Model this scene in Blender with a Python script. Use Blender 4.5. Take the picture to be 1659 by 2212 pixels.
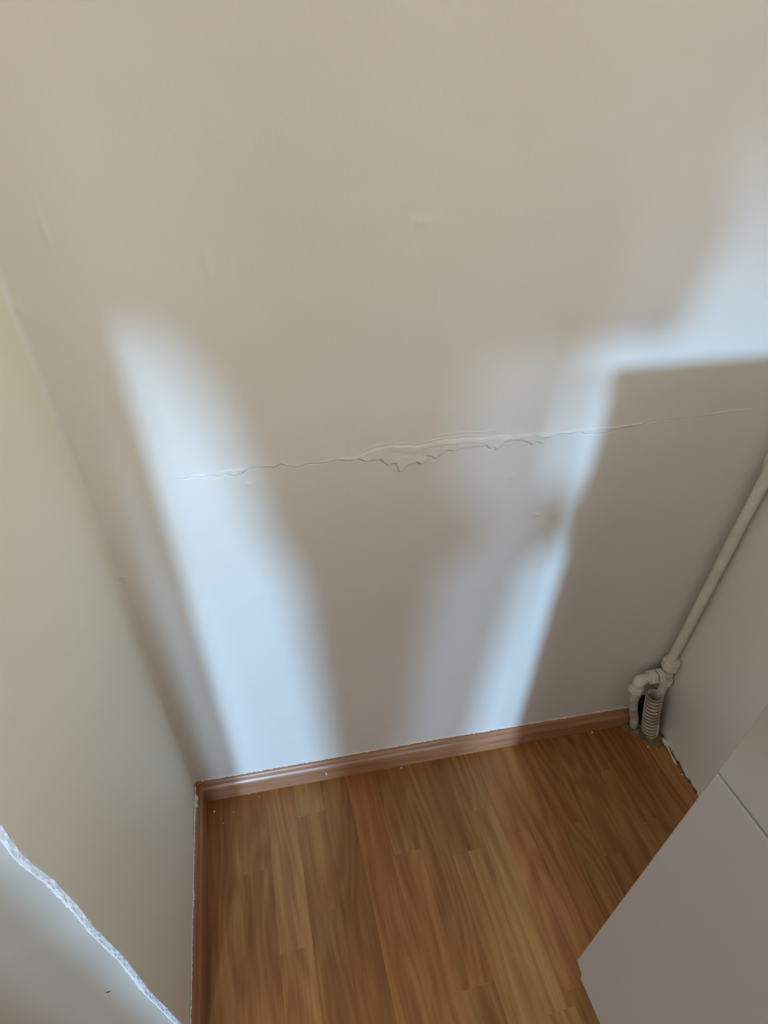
import bpy, bmesh, math, random
import numpy as np
from mathutils import Matrix, Vector

scn = bpy.context.scene
for o in list(bpy.data.objects):
    bpy.data.objects.remove(o)
COL = scn.collection

# ------------------------------------------------------------------ camera
F_PX = 1152.7043
RM = ((0.9667021320515541, 0.14101068289842925, -0.21354853124172485),
      (-0.2555405785568737, 0.5763971943206425, -0.7761863739399898),
      (0.013638203613290795, 0.8049113377806341, 0.5932383481488637))
cam_d = bpy.data.cameras.new('camera')
cam_d.sensor_fit = 'HORIZONTAL'
cam_d.sensor_width = 36.0
cam_d.lens = F_PX * 36.0 / 1659.0
cam_d.clip_start = 0.01
cam = bpy.data.objects.new('camera', cam_d)
M4 = Matrix(RM).to_4x4()
M4.translation = Vector((0, 0, 1.0))
cam.matrix_world = M4
COL.objects.link(cam)
scn.camera = cam

# ------------------------------------------------------------------ light
scn.view_settings.view_transform = 'Standard'
scn.view_settings.look = 'None'
scn.view_settings.gamma = 1.0
scn.view_settings.use_curve_mapping = False
scn.view_settings.exposure = 0.0

world = bpy.data.worlds.new('world')
scn.world = world
world.use_nodes = True
bg = world.node_tree.nodes['Background']
bg.inputs['Color'].default_value = (1.0, 0.975, 0.93, 1)
bg.inputs['Strength'].default_value = 1.56

def area(name, loc, target, sx, sy, power, color, spread=math.pi):
    l = bpy.data.lights.new(name, 'AREA')
    l.shape = 'RECTANGLE'; l.size = sx; l.size_y = sy
    l.energy = power; l.color = color; l.spread = spread
    o = bpy.data.objects.new(name, l)
    o.location = loc
    o.rotation_euler = (Vector(target) - Vector(loc)).to_track_quat('-Z', 'Y').to_euler()
    COL.objects.link(o)
    return o

REAR = -3.3
WIN = [(-0.4, 1.9, 0.35, 1.92)]     # centre x, width, sill, head of the wide rear window
DAY = (0.37, 0.65, 1.0)
def daylight(name, slope_x, slope_z, strength, angle):
    """bright patch of sky / facade far outside the rear window"""
    l = bpy.data.lights.new(name, 'SUN'); l.energy = strength; l.color = DAY; l.angle = math.radians(angle)
    o = bpy.data.objects.new(name, l)
    o.rotation_euler = Vector((slope_x, 1.0, -slope_z)).to_track_quat('-Z', 'Y').to_euler()
    o.location = (-1.5, -6, 2.5)
    COL.objects.link(o)
daylight('daylight_straight', 0.090, 0.27, 0.75, 5.2)
daylight('daylight_oblique', 0.235, 0.27, 2.85, 4.8)
area('fill_light', (1.25, -0.9, 1.65), (-0.05, 0.5, 0.5), 0.8, 0.8, 9.5, (0.97, 0.97, 0.90))  # unseen fill added to brighten the left and back walls
area('rear_window_light', (-0.4, REAR + 0.05, 1.0), (-0.3, 0, 0.9), 1.8, 1.2, 16, (0.96, 0.985, 0.99))

# ------------------------------------------------------------------ helpers
def tag(o, label=None, cat=None, group=None, kind=None):
    if label: o['label'] = label
    if cat: o['category'] = cat
    if group: o['group'] = group
    if kind: o['kind'] = kind
    return o

def link_mesh(name, me, mat, parent=None, smooth=False):
    o = bpy.data.objects.new(name, me)
    if mat: me.materials.append(mat)
    COL.objects.link(o)
    if parent: o.parent = parent
    if smooth:
        me.polygons.foreach_set('use_smooth', [True] * len(me.polygons))
    return o

def obj_bm(name, bm, mat, parent=None, smooth=False):
    bmesh.ops.recalc_face_normals(bm, faces=bm.faces)
    me = bpy.data.meshes.new(name); bm.to_mesh(me); bm.free()
    return link_mesh(name, me, mat, parent, smooth)

def box(bm, x0, x1, y0, y1, z0, z1, bev=0.0, seg=2):
    vs = bmesh.ops.create_cube(bm, size=1.0)['verts']
    for v in vs:
        v.co = Vector(((x0 + x1) / 2 + v.co.x * (x1 - x0), (y0 + y1) / 2 + v.co.y * (y1 - y0), (z0 + z1) / 2 + v.co.z * (z1 - z0)))
    if bev > 0:
        es = list({e for v in vs for e in v.link_edges})
        bmesh.ops.bevel(bm, geom=es, offset=bev, segments=seg, affect='EDGES', profile=0.5)

def prism(bm, pts, axis, a, b, bev=0.0):
    """extrude a closed 2-D outline along an axis ('x' : pts are y,z)"""
    def mk(p, t):
        return {'x': (t, p[0], p[1]), 'y': (p[0], t, p[1]), 'z': (p[0], p[1], t)}[axis]
    A = [bm.verts.new(mk(p, a)) for p in pts]
    B = [bm.verts.new(mk(p, b)) for p in pts]
    n = len(pts)
    fs = [bm.faces.new(A), bm.faces.new(list(reversed(B)))]
    for i in range(n):
        fs.append(bm.faces.new((A[i], B[i], B[(i + 1) % n], A[(i + 1) % n])))
    if bev > 0:
        es = list({e for f in fs for e in f.edges})
        bmesh.ops.bevel(bm, geom=es, offset=bev, segments=2, affect='EDGES', profile=0.5)

def sweep(bm, pts, radii, n=20, cap=True, rough=0.0, rng=None, hexa=False):
    """tube through points with a radius at each"""
    pts = [Vector(p) for p in pts]
    rings = []
    t0 = (pts[1] - pts[0]).normalized()
    ref = Vector((0, 1, 0)) if abs(t0.y) < 0.8 else Vector((1, 0, 0))
    nrm = (ref - t0 * ref.dot(t0)).normalized()
    for i, p in enumerate(pts):
        if i == 0: t = t0
        elif i == len(pts) - 1: t = (pts[-1] - pts[-2]).normalized()
        else: t = ((pts[i + 1] - pts[i]).normalized() + (pts[i] - pts[i - 1]).normalized()).normalized()
        nrm = (nrm - t * nrm.dot(t)).normalized()
        bi = t.cross(nrm)
        ring = []
        for k in range(n):
            a = 2 * math.pi * k / n
            r = radii[i]
            if rough: r *= 1 + rng.uniform(-rough, rough)
            ring.append(bm.verts.new(p + (nrm * math.cos(a) + bi * math.sin(a)) * r))
        rings.append(ring)
    for r0, r1 in zip(rings, rings[1:]):
        for k in range(n):
            bm.faces.new((r0[k], r0[(k + 1) % n], r1[(k + 1) % n], r1[k]))
    if cap:
        bm.faces.new(list(reversed(rings[0]))); bm.faces.new(rings[-1])
    return rings

# the back wall runs slightly askew: frame of the back wall
WA = Vector((-0.19, 0.542, 0)); WB = Vector((0.69, 0.4835, 0))
WD = (WB - WA).normalized(); WN = Vector((-WD.y, WD.x, 0))      # WN points away from the room
def W(u, z, off=0.0):
    return WA + WD * u - WN * off + Vector((0, 0, z))
def wall_y(x): return W((x + 0.19) / WD.x, 0).y

# value noise on numpy arrays
def vnoise(x, y, seed, period=256):
    r = np.random.RandomState(seed).uniform(-1, 1, (period, period))
    xi = np.floor(x).astype(int); yi = np.floor(y).astype(int)
    fx = x - xi; fy = y - yi
    fx = fx * fx * (3 - 2 * fx); fy = fy * fy * (3 - 2 * fy)
    g = lambda a, b: r[a % period, b % period]
    return (g(xi, yi) * (1 - fx) + g(xi + 1, yi) * fx) * (1 - fy) + (g(xi, yi + 1) * (1 - fx) + g(xi + 1, yi + 1) * fx) * fy

def grid_mesh(name, co):
    nr, nc, _ = co.shape
    me = bpy.data.meshes.new(name)
    idx = np.arange(nr * nc).reshape(nr, nc)
    q = np.stack([idx[:-1, :-1], idx[:-1, 1:], idx[1:, 1:], idx[1:, :-1]], -1).reshape(-1)
    nf = (nr - 1) * (nc - 1)
    me.vertices.add(nr * nc); me.vertices.foreach_set('co', co.reshape(-1).astype('f'))
    me.loops.add(nf * 4); me.loops.foreach_set('vertex_index', q.astype('i'))
    me.polygons.add(nf)
    me.polygons.foreach_set('loop_start', np.arange(0, nf * 4, 4).astype('i'))
    me.polygons.foreach_set('loop_total', np.full(nf, 4, 'i'))
    me.update(calc_edges=True)
    return me

# ------------------------------------------------------------------ materials
def new_mat(name, color=(0.8, 0.8, 0.8), rough=0.6, spec=0.4):
    m = bpy.data.materials.new(name); m.use_nodes = True
    b = m.node_tree.nodes['Principled BSDF']
    b.inputs['Base Color'].default_value = (*color, 1)
    b.inputs['Roughness'].default_value = rough
    b.inputs['Specular IOR Level'].default_value = spec
    return m, m.node_tree, b

def noise_node(nt, scale, detail=3, rough=0.5, vec=None):
    n = nt.nodes.new('ShaderNodeTexNoise')
    n.inputs['Scale'].default_value = scale; n.inputs['Detail'].default_value = detail
    n.inputs['Roughness'].default_value = rough
    if vec is not None: nt.links.new(vec, n.inputs['Vector'])
    return n

def ramp(nt, fac, stops):
    r = nt.nodes.new('ShaderNodeValToRGB')
    r.color_ramp.elements[0].position = stops[0][0]; r.color_ramp.elements[0].color = (*stops[0][1], 1)
    r.color_ramp.elements[1].position = stops[-1][0]; r.color_ramp.elements[1].color = (*stops[-1][1], 1)
    for p, c in stops[1:-1]:
        e = r.color_ramp.elements.new(p); e.color = (*c, 1)
    nt.links.new(fac, r.inputs['Fac'])
    return r

def add_bump(nt, b, h, strength, dist):
    bp = nt.nodes.new('ShaderNodeBump')
    bp.inputs['Strength'].default_value = strength; bp.inputs['Distance'].default_value = dist
    nt.links.new(h, bp.inputs['Height']); nt.links.new(bp.outputs['Normal'], b.inputs['Normal'])
    return bp

def mottled(name, c0, c1, scale, rough=0.6, spec=0.4, bump=0.2, bdist=0.001, bscale=None):
    m, nt, b = new_mat(name, c0, rough, spec)
    tc = nt.nodes.new('ShaderNodeTexCoord')
    n = noise_node(nt, scale, 5, 0.6, tc.outputs['Object'])
    r = ramp(nt, n.outputs['Fac'], [(0.35, c0), (0.65, c1)])
    nt.links.new(r.outputs['Color'], b.inputs['Base Color'])
    n2 = noise_node(nt, bscale or scale * 6, 6, 0.6, tc.outputs['Object'])
    add_bump(nt, b, n2.outputs['Fac'], bump, bdist)
    return m

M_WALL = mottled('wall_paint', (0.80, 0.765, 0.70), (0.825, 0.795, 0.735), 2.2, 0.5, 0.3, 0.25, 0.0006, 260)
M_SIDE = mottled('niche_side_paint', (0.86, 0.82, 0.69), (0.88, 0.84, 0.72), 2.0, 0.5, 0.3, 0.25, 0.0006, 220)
M_WALL_SHADED = mottled('wall_paint_shaded', (0.50, 0.475, 0.41), (0.53, 0.505, 0.435), 2.2, 0.5, 0.3, 0.25, 0.0006, 260)  # same wall paint darkened to stand for less light on the front wall
M_CEIL = mottled('ceiling_paint', (0.8, 0.78, 0.74), (0.82, 0.8, 0.76), 3, 0.8, 0.2, 0.2)
M_PLASTER = mottled('bare_plaster', (0.84, 0.85, 0.86), (0.92, 0.92, 0.92), 60, 0.85, 0.15, 0.8, 0.0012, 700)
M_PIPE = mottled('painted_pipe', (0.66, 0.62, 0.54), (0.78, 0.74, 0.66), 40, 0.45, 0.4, 0.5, 0.0006, 320)
M_PIPE_DIRTY = mottled('stained_painted_pipe', (0.42, 0.35, 0.27), (0.72, 0.67, 0.58), 70, 0.6, 0.3, 0.7, 0.0008, 420)
M_SLEEVE = mottled('corrugated_plastic', (0.38, 0.31, 0.23), (0.62, 0.56, 0.46), 45, 0.55, 0.35, 0.5, 0.0005, 500)
M_GROOVE = mottled('dark_grooves', (0.09, 0.06, 0.035), (0.28, 0.21, 0.14), 55, 0.8, 0.2, 0.4, 0.0005, 400)  # darker tone put into the groove colour so the ribs stand out
M_MORTAR = mottled('dusty_mortar', (0.16, 0.11, 0.055), (0.30, 0.23, 0.14), 90, 0.95, 0.1, 1.0, 0.003, 260)
M_GRIME = mottled('grime_and_dust', (0.05, 0.035, 0.02), (0.28, 0.22, 0.15), 160, 0.95, 0.1, 1.0, 0.002, 400)
M_GAP_SHADE = mottled('gap_shade', (0.015, 0.011, 0.008), (0.06, 0.045, 0.03), 120, 0.95, 0.1, 0.8, 0.002, 400)  # near-black colour standing for shade in the gap behind the pipes
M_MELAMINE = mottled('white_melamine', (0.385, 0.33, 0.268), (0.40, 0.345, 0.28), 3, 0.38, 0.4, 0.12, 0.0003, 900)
M_CARCASS, _, _ = new_mat('cabinet_carcass', (0.60, 0.58, 0.53), 0.5)
M_TOP = mottled('worktop_laminate', (0.45, 0.42, 0.38), (0.55, 0.52, 0.47), 60, 0.4)
M_CRUMB, _, _ = new_mat('plaster_crumb', (0.85, 0.80, 0.72), 0.9, 0.1)
M_DARK, _, _ = new_mat('pencil_mark', (0.10, 0.09, 0.08), 0.9, 0.1)
M_CLOTH, _, _ = new_mat('dark_clothing', (0.05, 0.05, 0.06), 0.9, 0.1)
M_FRAME, _, _ = new_mat('window_frame_paint', (0.8, 0.8, 0.78), 0.4)
M_CAULK, _, _ = new_mat('paint_bead', (0.86, 0.84, 0.79), 0.6, 0.3)

def wood_floor_mat():
    m, nt, b = new_mat('laminate_floor', (0.4, 0.2, 0.08), 0.36, 0.4)
    L = nt.links.new; N = nt.nodes.new
    tc = N('ShaderNodeTexCoord')
    at = N('ShaderNodeAttribute'); at.attribute_name = 'tone'      # r,g,b: random offsets / tone of each strip block
    sep = N('ShaderNodeSeparateColor'); L(at.outputs['Color'], sep.inputs['Color'])
    mulv = N('ShaderNodeVectorMath'); mulv.operation = 'SCALE'; L(at.outputs['Color'], mulv.inputs[0]); mulv.inputs['Scale'].default_value = 37.0
    addv = N('ShaderNodeVectorMath'); addv.operation = 'ADD'; L(tc.outputs['Object'], addv.inputs[0]); L(mulv.outputs[0], addv.inputs[1])
    # warp
    mp0 = N('ShaderNodeMapping'); mp0.inputs['Scale'].default_value = (1.0, 0.28, 1); L(addv.outputs[0], mp0.inputs['Vector'])
    wn = noise_node(nt, 9, 2, 0.5, mp0.outputs[0])
    ws = N('ShaderNodeVectorMath'); ws.operation = 'SCALE'; L(wn.outputs['Color'], ws.inputs[0]); ws.inputs['Scale'].default_value = 0.042
    wa = N('ShaderNodeVectorMath'); wa.operation = 'ADD'; L(addv.outputs[0], wa.inputs[0]); L(ws.outputs[0], wa.inputs[1])
    # long streaks
    mp1 = N('ShaderNodeMapping'); mp1.inputs['Scale'].default_value = (1, 0.045, 1); L(wa.outputs[0], mp1.inputs['Vector'])
    n1 = noise_node(nt, 75, 5, 0.62, mp1.outputs[0])
    # cathedral figure
    mp2 = N('ShaderNodeMapping'); mp2.inputs['Scale'].default_value = (1, 0.13, 1); L(wa.outputs[0], mp2.inputs['Vector'])
    n2 = noise_node(nt, 17, 1, 0.4, mp2.outputs[0])
    m2 = N('ShaderNodeMath'); m2.operation = 'MULTIPLY'; L(n2.outputs['Fac'], m2.inputs[0]); m2.inputs[1].default_value = 62
    s2 = N('ShaderNodeMath'); s2.operation = 'SINE'; L(m2.outputs[0], s2.inputs[0])
    # fine pores
    mp3 = N('ShaderNodeMapping'); mp3.inputs['Scale'].default_value = (1, 0.03, 1); L(addv.outputs[0], mp3.inputs['Vector'])
    n3 = noise_node(nt, 420, 2, 0.5, mp3.outputs[0])
    # f = n1*0.9 + sine*0.07 + n3*0.15 + (tone-0.5)*0.5
    def mad(a, k, c):
        x = N('ShaderNodeMath'); x.operation = 'MULTIPLY_ADD'; L(a, x.inputs[0]); x.inputs[1].default_value = k
        if isinstance(c, float): x.inputs[2].default_value = c
        else: L(c, x.inputs[2])
        return x.outputs[0]
    f = mad(n1.outputs['Fac'], 0.95, -0.30)
    f = mad(s2.outputs[0], 0.075, f)
    f = mad(n3.outputs['Fac'], 0.18, f)
    f = mad(sep.outputs['Green'], 0.42, f)
    r = ramp(nt, f, [(0.10, (0.205, 0.072, 0.018)), (0.42, (0.33, 0.138, 0.040)), (0.68, (0.455, 0.218, 0.072)), (0.95, (0.58, 0.315, 0.12))])
    # hue: reddish or yellowish per block
    mx = N('ShaderNodeMix'); mx.data_type = 'RGBA'; mx.blend_type = 'MULTIPLY'
    mx.inputs['Factor'].default_value = 1.0
    hr = ramp(nt, sep.outputs['Blue'], [(0.0, (1.0, 0.90, 0.86)), (1.0, (0.94, 1.0, 0.88))])
    L(r.outputs['Color'], mx.inputs['A']); L(hr.outputs['Color'], mx.inputs['B'])
    L(mx.outputs['Result'], b.inputs['Base Color'])
    add_bump(nt, b, n3.outputs['Fac'], 0.12, 0.0004)
    return m

def wood_trim_mat(name, axis, c0, c1, c2):
    m, nt, b = new_mat(name, c1, 0.33, 0.45)
    L = nt.links.new; N = nt.nodes.new
    tc = N('ShaderNodeTexCoord')
    mp = N('ShaderNodeMapping')
    mp.inputs['Scale'].default_value = (0.05, 1, 1) if axis == 'x' else (1, 0.05, 1)
    L(tc.outputs['Object'], mp.inputs['Vector'])
    n = noise_node(nt, 110, 4, 0.6, mp.outputs[0])
    r = ramp(nt, n.outputs['Fac'], [(0.3, c0), (0.5, c1), (0.7, c2)])
    L(r.outputs['Color'], b.inputs['Base Color'])
    add_bump(nt, b, n.outputs['Fac'], 0.1, 0.0004)
    return m

M_FLOOR = wood_floor_mat()
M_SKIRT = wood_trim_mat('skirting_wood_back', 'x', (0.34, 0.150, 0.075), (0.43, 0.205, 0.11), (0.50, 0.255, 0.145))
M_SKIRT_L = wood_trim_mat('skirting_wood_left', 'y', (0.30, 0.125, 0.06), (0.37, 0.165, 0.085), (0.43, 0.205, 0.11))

# ------------------------------------------------------------------ structure: floor
def build_floor():
    rng = random.Random(11)
    P = 0.0493; X0 = -0.073 - P * 40
    known = {  # strip index (0 = [-0.073,-0.024]) -> (ends of blocks, tones far -> near)
        -1: ([0.394], [0.36, 0.30]), 0: ([0.275], [0.86, 0.62]), 1: ([0.461, 0.311], [0.75, 0.62, 0.34]),
        -2: ([0.10], [0.34, 0.55]), 2: ([0.05], [0.33, 0.45]), 3: ([0.0], [0.60, 0.5]), 4: ([0.36, 0.02], [0.42, 0.66, 0.4]),
        5: ([0.168], [0.45, 0.40]), 6: ([0.335], [0.30, 0.66]), 7: ([0.394], [0.42, 0.62]), 8: ([0.13], [0.30, 0.4]),
        9: ([0.09], [0.52, 0.4]), 10: ([0.33], [0.36, 0.50]), 11: ([0.27], [0.40, 0.25]), 12: ([0.40], [0.34, 0.44]), 13: ([0.30], [0.28, 0.36]), 14: ([0.2], [0.4, 0.36])}
    verts, faces, tones = [], [], []
    for i in range(-40, 60):
        xa = -0.073 + P * i; xb = xa + P
        if i in known:
            ends, tn = known[i]; ends = list(ends); tn = list(tn)
        else:
            ends, tn = [rng.uniform(-0.1, 0.55)], [rng.random(), rng.random()]
        while ends[-1] > -3.4:
            ends.append(ends[-1] - rng.choice([0.28, 0.36, 0.44, 0.5])); tn.append(rng.uniform(0.2, 0.8))
        ys = [0.75] + ends
        for k in range(len(ys) - 1):
            n = len(verts)
            verts += [(xa, ys[k + 1], 0), (xb, ys[k + 1], 0), (xb, ys[k], 0), (xa, ys[k], 0)]
            faces.append((n, n + 1, n + 2, n + 3))
            tones.append((rng.random(), tn[k], 0.15 if i < 0 and ys[k] > 0.2 else rng.random(), 1))
    # body of the floor underneath
    n = len(verts)
    x0 = -0.073 - P * 40; x1 = -0.073 + P * 60; y0 = -3.9; y1 = 0.75
    verts += [(x0, y0, -0.002), (x1, y0, -0.002), (x1, y1, -0.002), (x0, y1, -0.002), (x0, y0, -0.03), (x1, y0, -0.03), (x1, y1, -0.03), (x0, y1, -0.03)]
    for f in ((0, 1, 2, 3), (7, 6, 5, 4), (0, 4, 5, 1), (1, 5, 6, 2), (2, 6, 7, 3), (3, 7, 4, 0)):
        faces.append(tuple(n + a for a in f)); tones.append((0.5, 0.3, 0.5, 1))
    me = bpy.data.meshes.new('floor')
    me.from_pydata(verts, [], faces)
    ca = me.color_attributes.new('tone', 'FLOAT_COLOR', 'CORNER')
    k = 0
    for fi in range(len(faces)):
        for _ in range(4):
            ca.data[k].color = tones[fi]; k += 1
    o = link_mesh('floor', me, M_FLOOR)
    tag(o, kind='structure')
build_floor()

# ------------------------------------------------------------------ structure: back wall with cracked paint
LOW = [(0.1091,0.6776),(0.119,0.6777),(0.1363,0.6777),(0.146,0.676),(0.154,0.6788),(0.1611,0.6756),(0.1715,0.6776),(0.1774,0.6836),(0.1926,0.6839),(0.2053,0.6826),(0.2133,0.6854),(0.2183,0.6837),(0.2309,0.6793),(0.2458,0.6827),(0.2627,0.6828),(0.2761,0.6851),(0.2948,0.682),(0.3029,0.6831),(0.311,0.6792),(0.3192,0.6815),(0.3286,0.6805),(0.3376,0.6701),(0.3414,0.6748),(0.347,0.6743),(0.3512,0.6623),(0.3546,0.6619),(0.3611,0.6709),(0.3723,0.673),(0.3771,0.6693),(0.3837,0.6731),(0.3843,0.6807),(0.3919,0.678),(0.395,0.6739),(0.3993,0.6779),(0.4084,0.6859),(0.4171,0.6844),(0.4283,0.6865),(0.4515,0.6862),(0.4561,0.687),(0.464,0.6806),(0.4682,0.684),(0.4714,0.6786),(0.4815,0.6897),(0.4981,0.6895),(0.5073,0.688),(0.5177,0.6806),(0.523,0.6846),(0.5261,0.6844),(0.5308,0.682),(0.5341,0.6894),(0.5513,0.6942),(0.5791,0.693),(0.5842,0.69),(0.6082,0.6892),(0.6319,0.6942),(0.6566,0.6966),(0.6713,0.7005)]
UP = [(0.1094,0.6788),(0.1723,0.6836),(0.1928,0.6851),(0.2314,0.6848),(0.2629,0.6852),(0.3003,0.687),(0.3219,0.6941),(0.3436,0.6969),(0.3712,0.6943),(0.4044,0.6986),(0.4271,0.6978),(0.4733,0.6974),(0.5268,0.6957),(0.5451,0.6947),(0.5778,0.6982),(0.6245,0.698),(0.6685,0.6994)]
S1 = [(0.1012,0.5547),(0.152,0.5583),(0.2207,0.5571),(0.2982,0.5635),(0.441,0.5669)]
S2 = [(0.2162,0.5171),(0.2663,0.518),(0.3416,0.5202)]
S3 = [(0.4527,0.5769),(0.5383,0.5727),(0.6055,0.5752),(0.691,0.5701)]
MARKS = [(0.1712,0.8949),(0.3658,0.925),(0.3831,0.8566),(0.0069,0.8639),(0.0482,0.9241),(0.0098,0.5464),(0.1771,0.6626),(0.1774,0.5331),(0.3227,0.4678),(0.3588,0.3713),(0.309,0.3817),(0.4978,0.6371),(0.5431,0.5721),(0.7042,0.6814)]

def build_back_wall():
    us = np.concatenate([np.arange(-0.02, 0.0, 0.004), np.arange(0, 0.945, 0.0013)])
    zs = np.concatenate([[-0.02], np.arange(0.0, 0.645, 0.0022), np.arange(0.645, 0.715, 0.0006), np.arange(0.715, 1.15, 0.003), np.arange(1.15, 2.5, 0.05), [2.52]])
    U, Z = np.meshgrid(us, zs)
    h = np.zeros_like(U)
    h += 0.0014 * vnoise(U / 0.13 + 3, Z / 0.17 + 5, 1)
    h += 0.0003 * vnoise(U / 0.035, Z / 0.03, 2)
    low_amt = np.clip((0.62 - Z) / 0.45, 0.12, 1)
    h += 0.00016 * low_amt * vnoise(U / 0.009, Z / 0.006, 3)
    h += 0.00005 * vnoise(U / 0.004, Z / 0.0035, 4)
    # horizontal brush / filler strokes
    h += 0.00010 * np.clip(vnoise(U / 0.09, Z / 0.02, 5), 0, 1) * vnoise(U / 0.05, Z / 0.0022, 6)
    # cracked, lifted paint band
    lu, lz = np.array(LOW).T; uu, uz = np.array(UP).T
    zl = np.interp(us, lu, lz); zu = np.interp(us, uu, uz)
    jag = 0.0007 * vnoise(us / 0.004, us * 0, 8)
    zl = zl + jag
    zu = np.maximum(zu + 0.0009 * vnoise(us / 0.011, us * 0 + 4, 9), zl + 0.0006)
    env = np.interp(us, [0.10, 0.115, 0.17, 0.19, 0.235, 0.25, 0.30, 0.36, 0.56, 0.585, 0.60, 0.66, 0.68, 0.74], [0, 0.4, 1.1, 0.8, 0.15, 0.6, 0.8, 1.3, 1.1, 0.15, 0.75, 0.7, 0.2, 0])
    env = env * np.clip(0.85 + 0.5 * vnoise(us / 0.014, us * 0, 15), 0.15, 1.3)
    zl2, zu2, e2 = zl[None, :], zu[None, :], env[None, :]
    T = 0.0012
    top = 1 - np.clip((Z - zu2 + 0.0010) / 0.0022, 0, 1)          # step out at the upper line
    bot = np.clip((Z - zl2) / 0.0007, 0, 1)                                # sharp drop at the lower line
    inside = top * bot
    h += T * e2 * inside * (0.9 + 0.25 * vnoise(U / 0.012, Z / 0.004, 10))
    # the paint under the broken edge swells gently above and sinks below
    h += 0.0009 * e2 * np.exp(-((Z - zl2) / 0.010) ** 2) * (Z > zl2)
    # fissure right under the lip
    h -= 0.0030 * np.clip(e2, 0, 1) * np.exp(-((Z - zl2 + 0.0006) / 0.0007) ** 2)
    # extra horizontal ripples of filler above the band
    for k, (ua, ub, dz) in enumerate([(0.30, 0.37, 0.004), (0.355, 0.46, 0.0035), (0.37, 0.52, -0.004), (0.39, 0.47, 0.008), (0.52, 0.60, -0.003), (0.60, 0.70, -0.002)]):
        w = np.clip((U - ua) / 0.012, 0, 1) * np.clip((ub - U) / 0.012, 0, 1)
        zc = zu2 + dz + 0.0009 * vnoise(U / 0.016, U * 0 + k, 20 + k)
        h += 0.0005 * w * np.exp(-((Z - zc) / 0.0009) ** 2)
    # faint old filler seams
    def seam(pts, amp, wid, seed):
        pu, pz = np.array(pts).T
        z = np.interp(us, pu, pz)[None, :]
        e = np.clip((U - pu[0]) / 0.02, 0, 1) * np.clip((pu[-1] - U) / 0.02, 0, 1)
        e = e * np.clip(0.55 + 0.8 * vnoise(U / 0.03, U * 0, seed), 0, 1)
        return amp * e * np.exp(-((Z - z) / wid) ** 2)
    h += seam(S1, 0.00030, 0.0022, 31) + seam(S2, 0.00045, 0.0022, 32) + seam(S3, 0.00028, 0.0022, 33)
    h += seam([(0.70, 0.7000), (0.80, 0.7050), (0.93, 0.7060)], 0.0004, 0.0015, 34)
    # small blobs and nicks
    rs = [(0.005, 0.008), (0.010, 0.003), (0.002, 0.006), (0.004, 0.005), (0.002, 0.012), (0.006, 0.004), (0.006, 0.004), (0.003, 0.003), (0.004, 0.003), (0.004, 0.003), (0.004, 0.003), (0.006, 0.003), (0.008, 0.0026), (0.004, 0.004)]
    for (mu, mz), (a, b), s in zip(MARKS, rs, [1, 1.2, 0.7, 1.3, 0.7, 1.6, 0.8, 0.7, 0.6, 0.7, 0.7, 0.7, 1.0, -0.8]):
        h += 0.0010 * s * np.exp(-((U - mu) / a) ** 2 - ((Z - mz) / b) ** 2) * (1 + 0.5 * vnoise(U / 0.003, Z / 0.003, 40))
    # rounded plaster in the left corner and at the right corner
    r = 0.006
    d = np.clip(r - (U - 0.001), 0, r)
    h += (r - np.sqrt(np.maximum(r * r - d * d, 0))) * 0.9
    dirn = np.array([WD.x, WD.y, 0]); nrm = -np.array([WN.x, WN.y, 0])
    co = np.array([WA.x, WA.y, 0])[None, None, :] + U[..., None] * dirn + h[..., None] * nrm
    co[..., 2] = Z
    me = grid_mesh('wall_back', co)
    o = link_mesh('wall_back', me, M_WALL, smooth=True)
    tag(o, kind='structure')
    return o
build_back_wall()

# ------------------------------------------------------------------ structure: left wall of the niche + wall facing the room
CHIP = [(0.2058,0.6385),(0.2029,0.607),(0.2046,0.5798),(0.2078,0.5505),(0.2084,0.49),(0.2062,0.4521),(0.2087,0.3673),(0.2074,0.3211),(0.2049,0.2654),(0.2059,0.2038),(0.2069,0.1178)]
XL = -0.189
def edge_y(z):
    c = sorted([(b, a) for a, b in CHIP])
    zz = [a for a, _ in c]; yy = [b for _, b in c]
    return float(np.interp(z, zz, yy))

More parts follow.
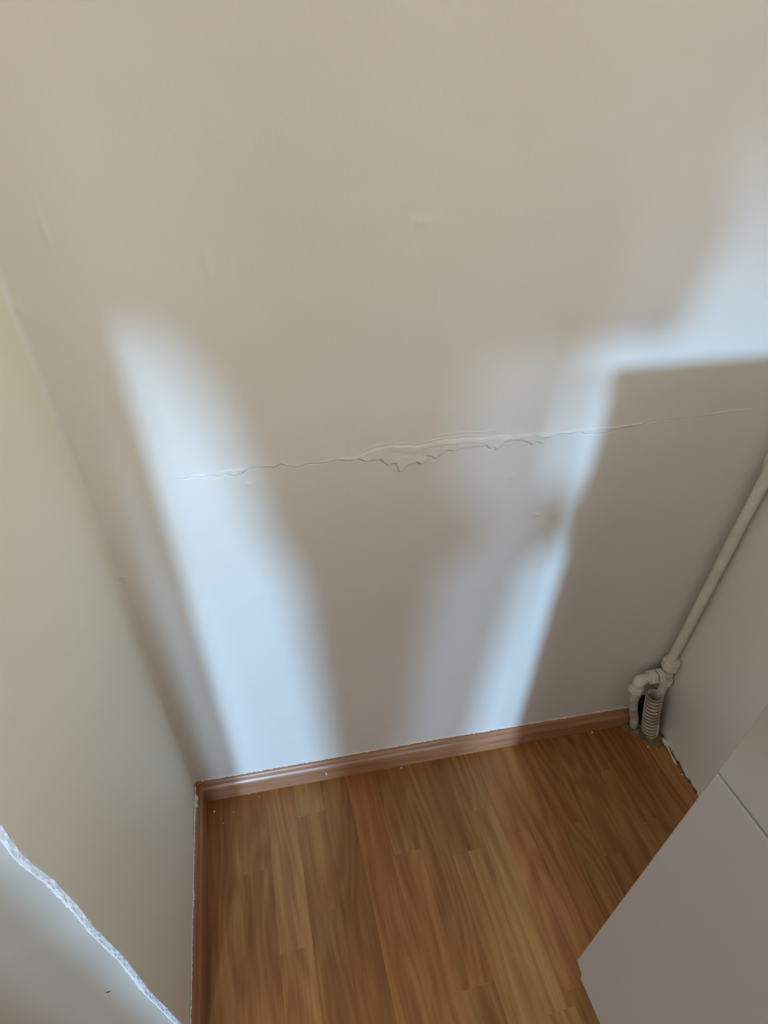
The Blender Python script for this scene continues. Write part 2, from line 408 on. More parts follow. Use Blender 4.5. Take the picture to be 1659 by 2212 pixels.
def build_left_wall():
    t = np.linspace(0, 1, 170)
    zs = np.concatenate([np.arange(-0.01, 0.95, 0.003), np.arange(0.95, 2.53, 0.03)])
    T, Z = np.meshgrid(t, zs)
    ey = np.array([edge_y(z) if 0.05 < z < 0.7 else 0.2065 for z in zs])[:, None] + 0.0030
    Y = ey + T * (0.56 - ey)
    h = 0.0012 * vnoise(Y / 0.14, Z / 0.2, 51) + 0.0003 * vnoise(Y / 0.04, Z / 0.04, 52) + 0.00008 * vnoise(Y / 0.008, Z / 0.008, 53)
    h *= np.clip(T * 12, 0, 1)
    for (y, z, a, b, s) in [(0.35, 0.52, 0.004, 0.006, 1), (0.30, 0.40, 0.003, 0.008, 1), (0.33, 0.30, 0.003, 0.010, 0.8), (0.26, 0.62, 0.004, 0.006, 0.8), (0.44, 0.70, 0.004, 0.004, 0.7)]:
        h += 0.0006 * s * np.exp(-((Y - y) / a) ** 2 - ((Z - z) / b) ** 2)
    X = XL + h
    co = np.stack([X, Y, Z], -1)
    o = link_mesh('wall_left', grid_mesh('wall_left', co[:, ::-1]), M_SIDE, smooth=True)
    tag(o, kind='structure')
    # the wall of the room that the niche opens from (left of the opening)
    xs = np.concatenate([np.arange(XL - 0.0030, XL - 0.5, -0.005), np.arange(XL - 0.52, -1.45, -0.1)])
    X, Z = np.meshgrid(xs, zs)
    ey2 = np.array([edge_y(z) if 0.05 < z < 0.7 else 0.2065 for z in zs])[:, None] * np.ones_like(X)
    k = np.clip((XL - X) / 0.05, 0, 1)
    Y = ey2 * (1 - k) + 0.2065 * k - 0.0014 * vnoise(X / 0.15, Z / 0.15, 61) * k - 0.0003 * vnoise(X / 0.03, Z / 0.03, 62) * k - 0.0001 * vnoise(X / 0.007, Z / 0.007, 63)
    o = link_mesh('wall_front', grid_mesh('wall_front', np.stack([X, Y, Z], -1)), M_WALL_SHADED, smooth=True)
    tag(o, kind='structure')
    # chipped corner of bare plaster between the two
    rng = random.Random(5)
    bm = bmesh.new()
    rings = []
    z = 0.0
    r1 = np.random.RandomState(3)
    zz = np.arange(-0.01, 2.52, 0.0016)
    na = vnoise(zz / 0.012, zz * 0, 71); nb = vnoise(zz / 0.005, zz * 0, 72); nc = vnoise(zz / 0.05, zz * 0, 73)
    nd = vnoise(zz / 0.0035, zz * 0, 74)
    for i, z in enumerate(zz):
        ey = edge_y(z) if 0.05 < z < 0.7 else 0.2065
        wl = 0.0020 + 0.0012 * nc[i] + 0.0010 * na[i] + 0.0008 * nb[i]        # how far it reaches onto the niche side
        wf = 0.0016 + 0.0008 * nc[i] + 0.0009 * nb[i] + 0.0007 * nd[i]        # and onto the front
        if z < 0.40: wl *= 0.8
        wl = max(wl, 0.0004); wf = max(wf, 0.0004)
        p = [(XL - 0.0008, ey + 0.0031 + wl), (XL + 0.0006, ey + 0.0027 + wl * 0.7),
             (XL + 0.0004 + 0.0003 * nd[i], ey + 0.0022), (XL - 0.0009 + 0.0004 * nb[i], ey + 0.0008 + 0.0004 * nd[i]),
             (XL - 0.0020, ey - 0.0003 + 0.0004 * nb[i]), (XL - 0.0026 - wf * 0.5, ey - 0.0006), (XL - 0.0029 - wf, ey + 0.0010)]
        rings.append([bm.verts.new((a, b, z)) for a, b in p])
    for a, b in zip(rings, rings[1:]):
        for k in range(len(a) - 1):
            bm.faces.new((a[k], a[k + 1], b[k + 1], b[k]))
    o = obj_bm('trim_1', bm, M_PLASTER)
    tag(o, 'white jagged bare plaster edge down the corner of the niche opening', kind='structure')
build_left_wall()

# ------------------------------------------------------------------ structure: right wall, ceiling, rear wall with windows
def right_x(y, z):
    base = 0.700 + 0.13 * (y - 0.32)
    up = 0.694 + 0.02 * (y - 0.47)
    k = min(max(z / 0.20, 0), 1); k = k * k * (3 - 2 * k)
    return base * (1 - k) + up * k

def build_right_wall():
    ys = np.concatenate([np.arange(-0.06, 0.0, 0.02), np.arange(0.0, 0.535, 0.004)])
    zs = np.concatenate([np.arange(-0.01, 0.9, 0.005), np.arange(0.9, 2.53, 0.05)])
    Y, Z = np.meshgrid(ys, zs)
    k = np.clip(Z / 0.20, 0, 1); k = k * k * (3 - 2 * k)
    X = (0.700 + 0.13 * (np.clip(Y, 0, 1) - 0.32)) * (1 - k) + (0.694 + 0.02 * (Y - 0.47)) * k
    h = 0.0012 * vnoise(Y / 0.12, Z / 0.12, 81) + 0.0004 * vnoise(Y / 0.03, Z / 0.03, 82) + 0.0001 * vnoise(Y / 0.007, Z / 0.007, 83)
    # rough broken plaster along the floor
    h += np.clip((0.022 - Z) / 0.022, 0, 1) * 0.003 * vnoise(Y / 0.009, Z / 0.006, 84)
    # old plaster swallowing the pipe higher up
    h += 0.012 * np.clip((Z - 0.575) / 0.05, 0, 1) * np.exp(-((Y - 0.484) / 0.030) ** 2)
    # thin ridge parallel to the floor
    h += 0.0008 * np.exp(-((Z - 0.075 - 0.02 * (Y - 0.3)) / 0.0012) ** 2) * np.clip((0.36 - Y) / 0.03, 0, 1)
    o = link_mesh('wall_right', grid_mesh('wall_right', np.stack([X - h, Y, Z], -1)), M_WALL, smooth=True)
    tag(o, kind='structure')
build_right_wall()

bm = bmesh.new(); box(bm, -1.5, 2.4, -3.4, 0.7, 2.5, 2.56)
tag(obj_bm('ceiling', bm, M_CEIL), kind='structure')

def build_rear():
    bm = bmesh.new()
    xs = [-1.5]
    for wx, ww, z0, z1 in sorted(WIN):
        xs += [wx - ww / 2, wx + ww / 2]
    xs.append(2.4)
    z0, z1 = WIN[0][2], WIN[0][3]
    for i in range(0, len(xs), 2):
        box(bm, xs[i], xs[i + 1], REAR - 0.1, REAR, 0, 2.5)
    for i in range(1, len(xs) - 1, 2):
        box(bm, xs[i], xs[i + 1], REAR - 0.1, REAR, 0, z0)
        box(bm, xs[i], xs[i + 1], REAR - 0.1, REAR, z1, 2.5)
    tag(obj_bm('wall_rear', bm, M_WALL), kind='structure')
    for k, (wx, ww, z0, z1) in enumerate(WIN):
        bm = bmesh.new(); t = 0.012
        box(bm, wx - ww / 2, wx - ww / 2 + t, REAR - 0.09, REAR - 0.02, z0, z1)
        box(bm, wx + ww / 2 - t, wx + ww / 2, REAR - 0.09, REAR - 0.02, z0, z1)
        box(bm, wx - ww / 2 + t, wx + ww / 2 - t, REAR - 0.09, REAR - 0.02, z0, z0 + t)
        box(bm, wx - ww / 2 + t, wx + ww / 2 - t, REAR - 0.09, REAR - 0.02, z1 - t, z1)
        tag(obj_bm('window_%d' % (k + 1), bm, M_FRAME), kind='structure')
build_rear()

# ------------------------------------------------------------------ baseboards
SK_H = 0.053; SK_T = 0.0115
PROF = [(0, 0), (SK_T, 0), (SK_T, 0.034), (SK_T * 0.97, 0.0375), (SK_T * 0.84, 0.0405), (SK_T * 0.66, 0.0420), (SK_T * 0.62, 0.0435), (SK_T * 0.56, 0.0470),
        (SK_T * 0.42, 0.0500), (SK_T * 0.22, 0.0522), (0, 0.053)]
def build_skirting():
    bm = bmesh.new()
    rings = []
    n = 60
    U0, U1 = 0.0005, 0.862
    for i in range(n + 1):
        u = U0 + (U1 - U0) * i / n
        zb = 1.0
        s = -0.008 * max(0.0, (u - 0.45) / 0.4)          # the right end sits a little lower on the worn floor
        wob = 0.0004 * math.sin(u * 17)
        ring = []
        for a, z in PROF:
            zz = z + (s if z > 0.03 else 0)
            ring.append(bm.verts.new(W(u, zz + (wob if z > 0.03 else 0), a - 0.0025 if a == 0 else a)))
        rings.append(ring)
    for a, b in zip(rings, rings[1:]):
        for k in range(len(a)):
            bm.faces.new((a[k], a[(k + 1) % len(a)], b[(k + 1) % len(a)], b[k]))
    bm.faces.new(rings[0]); bm.faces.new(list(reversed(rings[-1])))
    o = obj_bm('baseboard_back', bm, M_SKIRT, smooth=True)
    o.modifiers.new('split', 'EDGE_SPLIT').split_angle = math.radians(38)
    tag(o, kind='structure')
    # thin bead of paint where the wall meets the skirting
    rng = random.Random(8); bm = bmesh.new()
    pts, rad = [], []
    for i in range(330):
        u = 0.012 + 0.852 * i / 329
        s = -0.008 * max(0.0, (u - 0.45) / 0.4)
        pts.append(W(u, SK_H + s + 0.0012 + rng.uniform(-0.0003, 0.0003), 0.0006)); rad.append(max(0.0006, 0.0012 + rng.uniform(-0.0006, 0.0006)))
    for i in (40, 115, 195, 268): rad[i] = 0.0028
    sweep(bm, pts, rad, 7)
    obj_bm('paint_bead', bm, M_CAULK, o, True)['label'] = 'thin white paint bead along the top edge'
    bm = bmesh.new(); rings = []
    for i in range(40):
        y = 0.538 + (0.2085 - 0.538) * i / 39
        rings.append([bm.verts.new((XL + (a if a > 0 else -0.0025), y, z)) for a, z in PROF])
    for a, b in zip(rings, rings[1:]):
        for k in range(len(a)):
            bm.faces.new((a[k], a[(k + 1) % len(a)], b[(k + 1) % len(a)], b[k]))
    bm.faces.new(rings[0]); bm.faces.new(list(reversed(rings[-1])))
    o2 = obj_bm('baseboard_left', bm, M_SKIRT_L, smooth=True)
    o2.modifiers.new('split', 'EDGE_SPLIT').split_angle = math.radians(38)
    tag(o2, kind='structure')
    # paint smears and flakes on the left skirting top
    bm = bmesh.new(); pts, rad = [], []
    for i in range(220):
        y = 0.533 + (0.209 - 0.533) * i / 219
        r = max(0.0004, 0.0009 + rng.uniform(-0.0004, 0.0004))
        if 0.496 < y < 0.518: r = rng.uniform(0.0014, 0.0046)
        if 0.455 < y < 0.496: r = rng.uniform(0.0009, 0.0019) * (0.6 + 0.4 * (y - 0.455) / 0.04)
        if 0.35 < y < 0.37: r = rng.uniform(0.0010, 0.0026)
        pts.append((XL + 0.0007 + r * 0.4, y, SK_H + 0.0006 + rng.uniform(-0.0004, 0.0004))); rad.append(r)
    sweep(bm, pts, rad, 7)
    obj_bm('paint_bead', bm, M_CAULK, o2, False)['label'] = 'ragged white paint smear along the top edge'
build_skirting()

# ------------------------------------------------------------------ kitchen cabinet on the right
def build_cabinet():
    XC = 0.331; y1 = 0.149; y0 = -0.451; xr = 0.660
    root = bpy.data.objects.new('kitchen_cabinet', None); COL.objects.link(root)
    root.location = (0.5, (y0 + y1) / 2, 0)
    tag(root, 'white kitchen base cabinet with smooth handleless fronts at the lower right', 'cabinet')
    inv = Matrix.Translation(-Vector(root.location))
    def part(name, bm, mat, sm=False):
        bmesh.ops.transform(bm, matrix=inv, verts=bm.verts)
        return obj_bm(name, bm, mat, root, sm)
    bm = bmesh.new(); box(bm, XC + 0.020, xr, y0, y1 - 0.001, 0.058, 0.83, 0.0008); part('carcass', bm, M_CARCASS)
    bm = bmesh.new(); box(bm, XC + 0.060, xr - 0.02, y0, y1 - 0.012, 0.0, 0.058); part('plinth', bm, M_CARCASS)
    # lower front, its bottom back corner notched
    bm = bmesh.new()
    prism(bm, [(y0 + 0.0015, 0.041), (0.1335, 0.041), (0.1335, 0.0545), (y1, 0.0585), (y1, 0.5655), (y0 + 0.0015, 0.5655)], 'x', XC, XC + 0.018, 0.0012)
    part('door', bm, M_MELAMINE)
    bm = bmesh.new(); box(bm, XC, XC + 0.018, y0 + 0.0015, y1, 0.5685, 0.826, 0.0012); part('drawer_front', bm, M_MELAMINE)
    bm = bmesh.new(); box(bm, XC - 0.004, xr, y0, y1 + 0.004, 0.83, 0.866, 0.002); 
    o = part('worktop', bm, M_TOP)
build_cabinet()

def build_cabinet_blocker():  # unseen box unit added to keep oblique daylight off the cabinet fronts
    root = bpy.data.objects.new('kitchen_cabinet', None); COL.objects.link(root); root.location = (0.43, -0.78, 0)  # added unseen box that blocks daylight
    tag(root, 'unseen cabinet-shaped box added to block daylight from the cabinet fronts', 'cabinet')
    inv = Matrix.Translation(-Vector(root.location))
    for nm, dims, mat in (('carcass', (0.292, 0.66, -1.05, -0.457, 0.0, 0.83), M_CARCASS), ('door', (0.272, 0.2915, -1.048, -0.459, 0.05, 0.826), M_MELAMINE), ('worktop', (0.268, 0.66, -1.05, -0.457, 0.8305, 0.866), M_TOP)):  # parts of the added daylight blocker
        bm = bmesh.new(); box(bm, *dims, 0.001); bmesh.ops.transform(bm, matrix=inv, verts=bm.verts); obj_bm(nm, bm, mat, root)
build_cabinet_blocker()

# ------------------------------------------------------------------ heating pipe in the corner
def hexnut(bm, p0, p1, r, n=8, chamfer=0.12):
    p0, p1 = Vector(p0), Vector(p1); d = p1 - p0
    sweep(bm, [p0, p0 + d * chamfer, p1 - d * chamfer, p1], [r * 0.90, r, r, r * 0.90], n)

def build_pipe():
    root = bpy.data.objects.new('heating_pipe', None); COL.objects.link(root)
    base = W(0.872, 0.0, 0.018)
    root.location = base
    tag(root, 'white painted heating pipe with tee fitting running up the right corner', 'pipe')
    inv = Matrix.Translation(-base)
    rng = random.Random(3)
    def part(name, bm, mat, sm=True, label=None):
        bmesh.ops.transform(bm, matrix=inv, verts=bm.verts)
        o = obj_bm(name, bm, mat, root, sm)
        if sm: o.modifiers.new('split', 'EDGE_SPLIT').split_angle = math.radians(40)
        if label: o['label'] = label
        return o
    OFF = 0.0165
    top = W(0.8715, 2.45, OFF); bot = W(0.8715, 0.205, OFF)
    bm = bmesh.new(); pts, rad = [], []
    for i in range(60):
        t = i / 59; z = 0.203 + (0.80 - 0.203) * t
        pts.append(W(0.8715 + 0.0006 * math.sin(t * 9), z, OFF)); rad.append(0.0078 + 0.0002 * math.sin(t * 31))
    pts.append(top); rad.append(0.0078)
    sweep(bm, pts, rad, 20); part('riser', bm, M_PIPE)
    # centres along the tee
    n1a, n1b = W(0.8725, 0.212, 0.018), W(0.8735, 0.190, 0.019)
    bm = bmesh.new(); hexnut(bm, n1a, n1b, 0.0152, 8); part('nut', bm, M_PIPE, False)
    bm = bmesh.new()
    sweep(bm, [n1b, W(0.876, 0.170, 0.0195), W(0.8775, 0.158, 0.020)], [0.0095, 0.0098, 0.0098], 18)
    sweep(bm, [W(0.876, 0.174, 0.0195), W(0.856, 0.1745, 0.0215)], [0.0094, 0.0094], 18)
    part('tee', bm, M_PIPE)
    bm = bmesh.new(); hexnut(bm, W(0.8775, 0.160, 0.020), W(0.879, 0.146, 0.0205), 0.0125, 12); part('nut', bm, M_PIPE, False)
    bm = bmesh.new(); sweep(bm, [W(0.879, 0.150, 0.0205), W(0.8775, 0.12, 0.023), W(0.8785, 0.085, 0.026), W(0.882, 0.03, 0.03)], [0.0078] * 4, 18); part('branch_pipe', bm, M_PIPE)
    bm = bmesh.new(); hexnut(bm, W(0.8610, 0.1745, 0.0215), W(0.8490, 0.1750, 0.0222), 0.0140, 6); part('nut', bm, M_PIPE, False)
    bm = bmesh.new(); hexnut(bm, W(0.8460, 0.1750, 0.0224), W(0.8345, 0.1755, 0.023), 0.0140, 6); part('nut', bm, M_PIPE, False)
    # elbow
    bm = bmesh.new(); pts = []
    c = W(0.8260, 0.1640, 0.0245)
    pts.append(W(0.8350, 0.1755, 0.023))
    for k in range(8):
        a = math.pi / 2 * k / 7
        pts.append(W(0.8240 - 0.0100 * math.sin(a), 0.1655 + 0.0100 * math.cos(a), 0.0235 + 0.001 * k / 7))
    pts.append(W(0.8142, 0.156, 0.0250))
    sweep(bm, pts, [0.0088] * 3 + [0.0104] * 5 + [0.0096] * 2, 18); part('elbow', bm, M_PIPE)
    bm = bmesh.new(); hexnut(bm, W(0.8142, 0.1585, 0.025), W(0.8150, 0.1425, 0.0255), 0.0132, 6); part('nut', bm, M_PIPE, False)
    bm = bmesh.new()
    pts = [W(0.815, 0.146, 0.0255), W(0.8185, 0.125, 0.026), W(0.825, 0.100, 0.0255), W(0.836, 0.070, 0.0235), W(0.849, 0.040, 0.021), W(0.858, 0.012, 0.0195), W(0.862, -0.004, 0.019)]
    sweep(bm, pts, [0.0082, 0.0080, 0.0078, 0.0078, 0.0080, 0.0082, 0.0082], 18, rough=0.015, rng=rng)
    part('drop_pipe', bm, M_PIPE_DIRTY, True, 'stained curved pipe going down into the floor')
build_pipe()

def build_sleeve():
    rng = random.Random(9)
    p0 = Vector((0.6925, 0.4455, -0.004)); p1 = W(0.8600, 0.124, 0.029)
    root = bpy.data.objects.new('corrugated_sleeve', None)
    bm = bmesh.new(); pts, rad = [], []
    n = 13 * 10
    R0 = 0.0146
    for i in range(n + 1):
        t = i / n
        pts.append(p0.lerp(p1, t) + Vector((-0.002 * math.sin(t * math.pi), 0, 0)))
        rad.append(R0 + 0.0012 * math.cos(t * 13 * 2 * math.pi) * (1 if 0.02 < t < 0.97 else 0.3))
    outer = sweep(bm, pts, rad, 36, cap=False)
    inner = sweep(bm, [p0, p0.lerp(p1, 0.5) + Vector((-0.002, 0, 0)), p1], [R0 - 0.0022] * 3, 36, cap=False)
    for k in range(36):
        bm.faces.new((outer[-1][k], outer[-1][(k + 1) % 36], inner[-1][(k + 1) % 36], inner[-1][k]))
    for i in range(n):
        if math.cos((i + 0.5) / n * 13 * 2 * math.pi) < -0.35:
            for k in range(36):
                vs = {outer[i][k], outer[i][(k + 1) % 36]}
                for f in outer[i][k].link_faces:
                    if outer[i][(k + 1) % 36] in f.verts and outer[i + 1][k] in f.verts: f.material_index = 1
    o = obj_bm('corrugated_sleeve', bm, M_SLEEVE, None, True)
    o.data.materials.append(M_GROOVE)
    tag(o, 'short ribbed beige plastic sleeve around the pipe at the floor corner', 'pipe sleeve')
    # smear of paint over the ribs
    bm = bmesh.new()
    ax = (p1 - p0).normalized(); side = Vector((0.25, -0.97, 0)); side = (side - ax * side.dot(ax)).normalized(); up = ax.cross(side)
    m, k = 26, 9; g = []
    for i in range(m):
        t = 0.10 + 0.26 * i / (m - 1); row = []
        wid = 0.55 + 0.25 * math.sin(i * 0.9) + rng.uniform(-0.12, 0.12)
        for jn in range(k):
            a = 0.5 + wid * (jn / (k - 1) - 0.5) * 1.3
            c = p0.lerp(p1, t) + Vector((-0.002 * math.sin(t * math.pi), 0, 0))
            r = R0 + 0.0014 - (0.0013 if jn in (0, k - 1) or i in (0, m - 1) else 0) + rng.uniform(-0.0001, 0.0002)
            row.append(bm.verts.new(c + (side * math.cos(a) + up * math.sin(a)) * r))
        g.append(row)
    for a, b in zip(g, g[1:]):
        for jn in range(k - 1): bm.faces.new((a[jn], a[jn + 1], b[jn + 1], b[jn]))
    obj_bm('paint_smear', bm, M_CAULK, o, True)['label'] = 'pale paint smear over the lower ribs'
build_sleeve()

# ------------------------------------------------------------------ mortar and debris
def blob_patch(name, outline, hmax, mat, seed, label, cat, res=0.0016, z0=0.0):
    """low lumpy patch lying on the floor inside an outline"""
    xs = [p[0] for p in outline]; ys = [p[1] for p in outline]
    X, Y = np.meshgrid(np.arange(min(xs) - 0.004, max(xs) + 0.004, res), np.arange(min(ys) - 0.004, max(ys) + 0.004, res))
    pts = np.array(outline); n = len(pts)
    dist = np.full(X.shape, 9.0); ins = np.zeros(X.shape, bool)
    for i in range(n):
        a, b = pts[i], pts[(i + 1) % n]
        ab = b - a; t = np.clip(((X - a[0]) * ab[0] + (Y - a[1]) * ab[1]) / (ab @ ab), 0, 1)
        dist = np.minimum(dist, np.hypot(X - a[0] - t * ab[0], Y - a[1] - t * ab[1]))
        cond = ((a[1] > Y) != (b[1] > Y)) & (X < (b[0] - a[0]) * (Y - a[1]) / (b[1] - a[1] + 1e-12) + a[0])
        ins ^= cond
    sd = np.where(ins, dist, -dist) + 0.0022 * vnoise(X / 0.006, Y / 0.006, seed)
    h = hmax * np.clip(sd / 0.010, -0.4, 1) * (1 + 0.5 * vnoise(X / 0.005, Y / 0.005, seed + 1)) + 0.0006 * vnoise(X / 0.0022, Y / 0.0022, seed + 2)
    Z = z0 + np.where(sd > -0.0005, h, -0.0012)
    keep = (sd > -0.002)
    me = bpy.data.meshes.new(name)
    idx = -np.ones(X.shape, int); idx[keep] = np.arange(keep.sum())
    v = np.stack([X[keep], Y[keep], Z[keep]], -1)
    f = []
    for r in range(X.shape[0] - 1):
        for c in range(X.shape[1] - 1):
            q = (idx[r, c], idx[r, c + 1], idx[r + 1, c + 1], idx[r + 1, c])
            if min(q) >= 0: f.append(q)
    me.from_pydata([tuple(a) for a in v.tolist()], [], [tuple(int(k) for k in q) for q in f])
    o = link_mesh(name, me, mat, smooth=True)
    tag(o, label, cat)
    return o
blob_patch('mortar_patch', [(0.640, 0.474), (0.655, 0.450), (0.672, 0.428), (0.690, 0.414), (0.706, 0.412), (0.716, 0.430), (0.719, 0.480), (0.66, 0.484)], 0.007, M_MORTAR, 90,
           'brown lumpy mortar patch on the floor around the corner pipes', 'mortar')
blob_patch('dirt_line', [(0.716, 0.432), (0.709, 0.420), (0.704, 0.39), (0.700, 0.36), (0.697, 0.33), (0.694, 0.29), (0.690, 0.23), (0.697, 0.23), (0.702, 0.33), (0.7125, 0.418)], 0.0016, M_GRIME, 95,
           'dark line of dirt along the foot of the right wall', 'dirt')

def lump(name, p, sx, sy, sz, mat, seed, label, cat, rz=0.0, group=None):
    rng = random.Random(seed); bm = bmesh.new()
    bmesh.ops.create_icosphere(bm, subdivisions=3, radius=1.0)
    ph = [rng.uniform(0, 6) for _ in range(6)]
    for v in bm.verts:
        c = v.co
        k = 1 + 0.16 * math.sin(3 * c.x + ph[0]) + 0.14 * math.sin(4 * c.y + ph[1]) + 0.12 * math.sin(5 * c.z + ph[2]) + 0.10 * math.sin(7 * c.x + 5 * c.y + ph[3])
        v.co = Vector((c.x * sx * k, c.y * sy * k, max(c.z * k, -0.55) * sz))
    zmin = min(v.co.z for v in bm.verts)
    o = obj_bm(name, bm, mat, None, True)
    o.location = (p[0], p[1], p[2] - zmin); o.rotation_euler = (0, 0, rz)
    tag(o, label, cat, group)
    return o

lump('plaster_lump', (0.7070, 0.4175, 0.0015), 0.0060, 0.0085, 0.0050, M_CRUMB, 21, 'broken white plaster lump beside the ribbed sleeve at the right wall', 'plaster lump', 0.3)
lump('plaster_chunk', tuple(W(0.8570, 0.0462, 0.0062)), 0.0058, 0.0040, 0.0042, M_CRUMB, 22, 'small cream plaster chunk on the right end of the back skirting', 'plaster lump', 0.2)
# thin sliver of plaster lying along the wall
bm = bmesh.new()
rg = random.Random(31)
pts = [(0.7045, 0.413, 0.004), (0.7035, 0.405, 0.0035), (0.7020, 0.397, 0.0028), (0.7005, 0.389, 0.0024), (0.6990, 0.381, 0.002), (0.6975, 0.374, 0.0017)]
sweep(bm, pts, [0.0022, 0.0016, 0.0013, 0.0016, 0.0020, 0.0009], 8, rough=0.2, rng=rg)
tag(obj_bm('plaster_sliver', bm, M_CRUMB, None, True), 'thin pale plaster sliver lying along the foot of the right wall', 'plaster lump')

# dark sheet painting the deep shade of the gap behind the pipes
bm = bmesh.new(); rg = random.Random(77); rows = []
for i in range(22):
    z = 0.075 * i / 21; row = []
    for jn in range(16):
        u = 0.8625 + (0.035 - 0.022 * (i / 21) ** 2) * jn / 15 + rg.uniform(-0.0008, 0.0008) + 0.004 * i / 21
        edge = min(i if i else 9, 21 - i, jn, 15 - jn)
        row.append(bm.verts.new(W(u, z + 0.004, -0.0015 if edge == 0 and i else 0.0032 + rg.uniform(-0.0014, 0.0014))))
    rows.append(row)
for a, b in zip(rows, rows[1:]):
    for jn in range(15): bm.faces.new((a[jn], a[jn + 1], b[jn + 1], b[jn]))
tag(obj_bm('gap_shade_patch', bm, M_GAP_SHADE, None, False), 'dark patch painted as the shaded gap at the wall foot between the drop pipe and ribbed sleeve', 'dirt')

CR = [
    ((-0.1645, 0.5080, 0), 0.0016, 'white plaster crumb on the floor in the left corner by the skirtings'),
    ((-0.1313, 0.4993, 0), 0.0008, 'tiny plaster speck on the floor right of the left corner crumb'),
    ((-0.1031, 0.5255, 0), 0.0012, 'pale crumb against the back skirting near the left corner'),
    ((0.1812, 0.5020, 0), 0.0013, 'white crumb against the middle of the back skirting'),
    ((0.5776, 0.4760, 0), 0.0018, 'white crumb against the right part of the back skirting'),
    ((0.6685, 0.4205, 0), 0.0013, 'pale crumb on the floor in front of the mortar patch'),
    ((-0.1492, 0.4840, 0), 0.0007, 'faint speck on the strip beside the left skirting'),
    ((-0.0851, 0.5150, 0), 0.0008, 'tiny pale speck below the back skirting, left of centre'),
    ((0.5722, 0.2236, 0), 0.0007, 'tiny light speck on the floor left of the cabinet'),
    ((0.6960, 0.3560, 0), 0.0016, 'reddish pale crumb by the dirt line at the right wall'),
]
for i, (p, r, lab) in enumerate(CR):
    lump('plaster_crumb', p, r, r * 0.85, r * 0.9, M_CRUMB, 40 + i, lab, 'crumb', i * 0.7, 'plaster crumbs scattered on the laminate floor')

# splash of plaster on the face of the back skirting
bm = bmesh.new()
sweep(bm, [W(0.2290, 0.0265, SK_T + 0.0001), W(0.2315, 0.0225, SK_T + 0.0004), W(0.2300, 0.0190, SK_T + 0.0002)], [0.0004, 0.0012, 0.0014], 8)
tag(obj_bm('plaster_drip', bm, M_CRUMB, None, True), 'small white plaster drip on the front of the back skirting', 'drip')
bm = bmesh.new()
sweep(bm, [W(0.3520, 0.0300, SK_T + 0.0000), W(0.3490, 0.0160, SK_T + 0.0001)], [0.0004, 0.0005], 6)
tag(obj_bm('paint_drip', bm, M_SKIRT, None, True), 'thin brown vertical paint run on the middle of the back skirting', 'drip')

# pencil nick on the wall by the opening
bm = bmesh.new()
sweep(bm, [(-0.2210, 0.2068, 0.3000), (-0.2185, 0.2064, 0.2985), (-0.2160, 0.2068, 0.2990)], [0.0003, 0.0008, 0.0003], 6)
tag(obj_bm('dark_nick', bm, M_DARK, None, True), 'tiny dark nick on the wall left of the chipped plaster edge', 'mark')

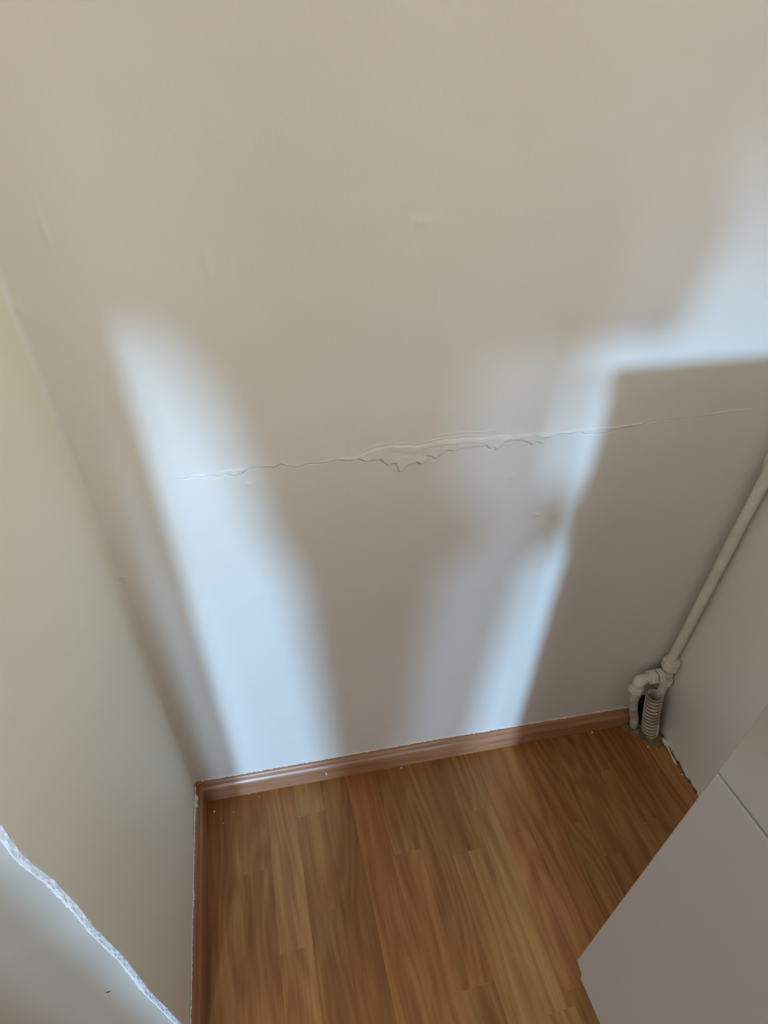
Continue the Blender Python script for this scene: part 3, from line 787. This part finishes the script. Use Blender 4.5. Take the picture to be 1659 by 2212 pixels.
# ------------------------------------------------------------------ the person taking the picture, standing behind the camera
def build_person():
    Yb = -0.42
    bm = bmesh.new()
    def loft(rows, n=28):
        rings = []
        for z, l, r, d, dy in rows:
            cx, rx = (l + r) / 2, (r - l) / 2
            rings.append([bm.verts.new((cx + rx * math.cos(2 * math.pi * k / n), Yb + dy + d * math.sin(2 * math.pi * k / n), z)) for k in range(n)])
        for a, b in zip(rings, rings[1:]):
            for k in range(n): bm.faces.new((a[k], a[(k + 1) % n], b[(k + 1) % n], b[k]))
        bm.faces.new(list(reversed(rings[0]))); bm.faces.new(rings[-1])
    # long jacket, arms held out, shoulders, neck and head
    loft([(0.74, -0.20, 0.14, 0.10, 0), (0.765, -0.205, 0.18, 0.11, 0), (0.80, -0.215, 0.202, 0.11, 0), (0.84, -0.23, 0.196, 0.12, 0), (0.875, -0.235, 0.15, 0.12, 0), (0.91, -0.24, 0.15, 0.11, 0), (0.98, -0.255, 0.15, 0.11, 0),
          (1.03, -0.27, 0.16, 0.12, 0), (1.08, -0.30, 0.18, 0.12, 0.02), (1.14, -0.35, 0.20, 0.12, 0.03), (1.22, -0.41, 0.20, 0.12, 0.02), (1.30, -0.41, 0.19, 0.11, 0), (1.38, -0.32, 0.14, 0.09, 0),
          (1.43, -0.12, 0.06, 0.06, 0.01), (1.49, -0.09, 0.03, 0.055, 0.03), (1.53, -0.11, 0.05, 0.08, 0.05), (1.60, -0.12, 0.06, 0.095, 0.06), (1.67, -0.11, 0.05, 0.085, 0.05), (1.71, -0.07, 0.01, 0.05, 0.04)])
    loft([(0.03, -0.16, -0.06, 0.09, 0.04), (0.07, -0.165, -0.05, 0.08, 0.03), (0.12, -0.165, -0.045, 0.06, 0), (0.45, -0.18, -0.03, 0.075, 0), (0.78, -0.20, -0.02, 0.09, 0)])
    loft([(0.03, -0.01, 0.09, 0.09, 0.04), (0.07, -0.02, 0.10, 0.08, 0.03), (0.12, -0.025, 0.10, 0.06, 0), (0.45, -0.035, 0.115, 0.075, 0), (0.78, -0.03, 0.145, 0.09, 0)])
    sweep(bm, [(-0.36, Yb + 0.02, 1.13), (-0.22, Yb + 0.16, 1.10), (-0.07, Yb + 0.24, 1.08)], [0.055, 0.042, 0.032], 16)
    # right arm: upper arm forward, elbow out beside the camera, forearm back in to the phone
    sweep(bm, [(0.12, Yb, 1.32), (0.19, Yb + 0.09, 1.22), (0.265, Yb + 0.20, 1.08), (0.275, Yb + 0.23, 1.035), (0.20, Yb + 0.24, 1.03), (0.09, Yb + 0.24, 1.04)], [0.065, 0.062, 0.062, 0.060, 0.046, 0.034], 16)
    o = obj_bm('person', bm, M_CLOTH, None, True)
    tag(o, 'person in dark clothes standing behind the camera with raised forearms', 'person')
build_person()

# unseen panel added left of the person to block daylight from the front wall
bm = bmesh.new(); box(bm, -1.08, -0.332, -0.34, -0.30, 0.01, 2.0, 0.002)
tag(obj_bm('light_blocker', bm, M_FRAME), kind='structure')
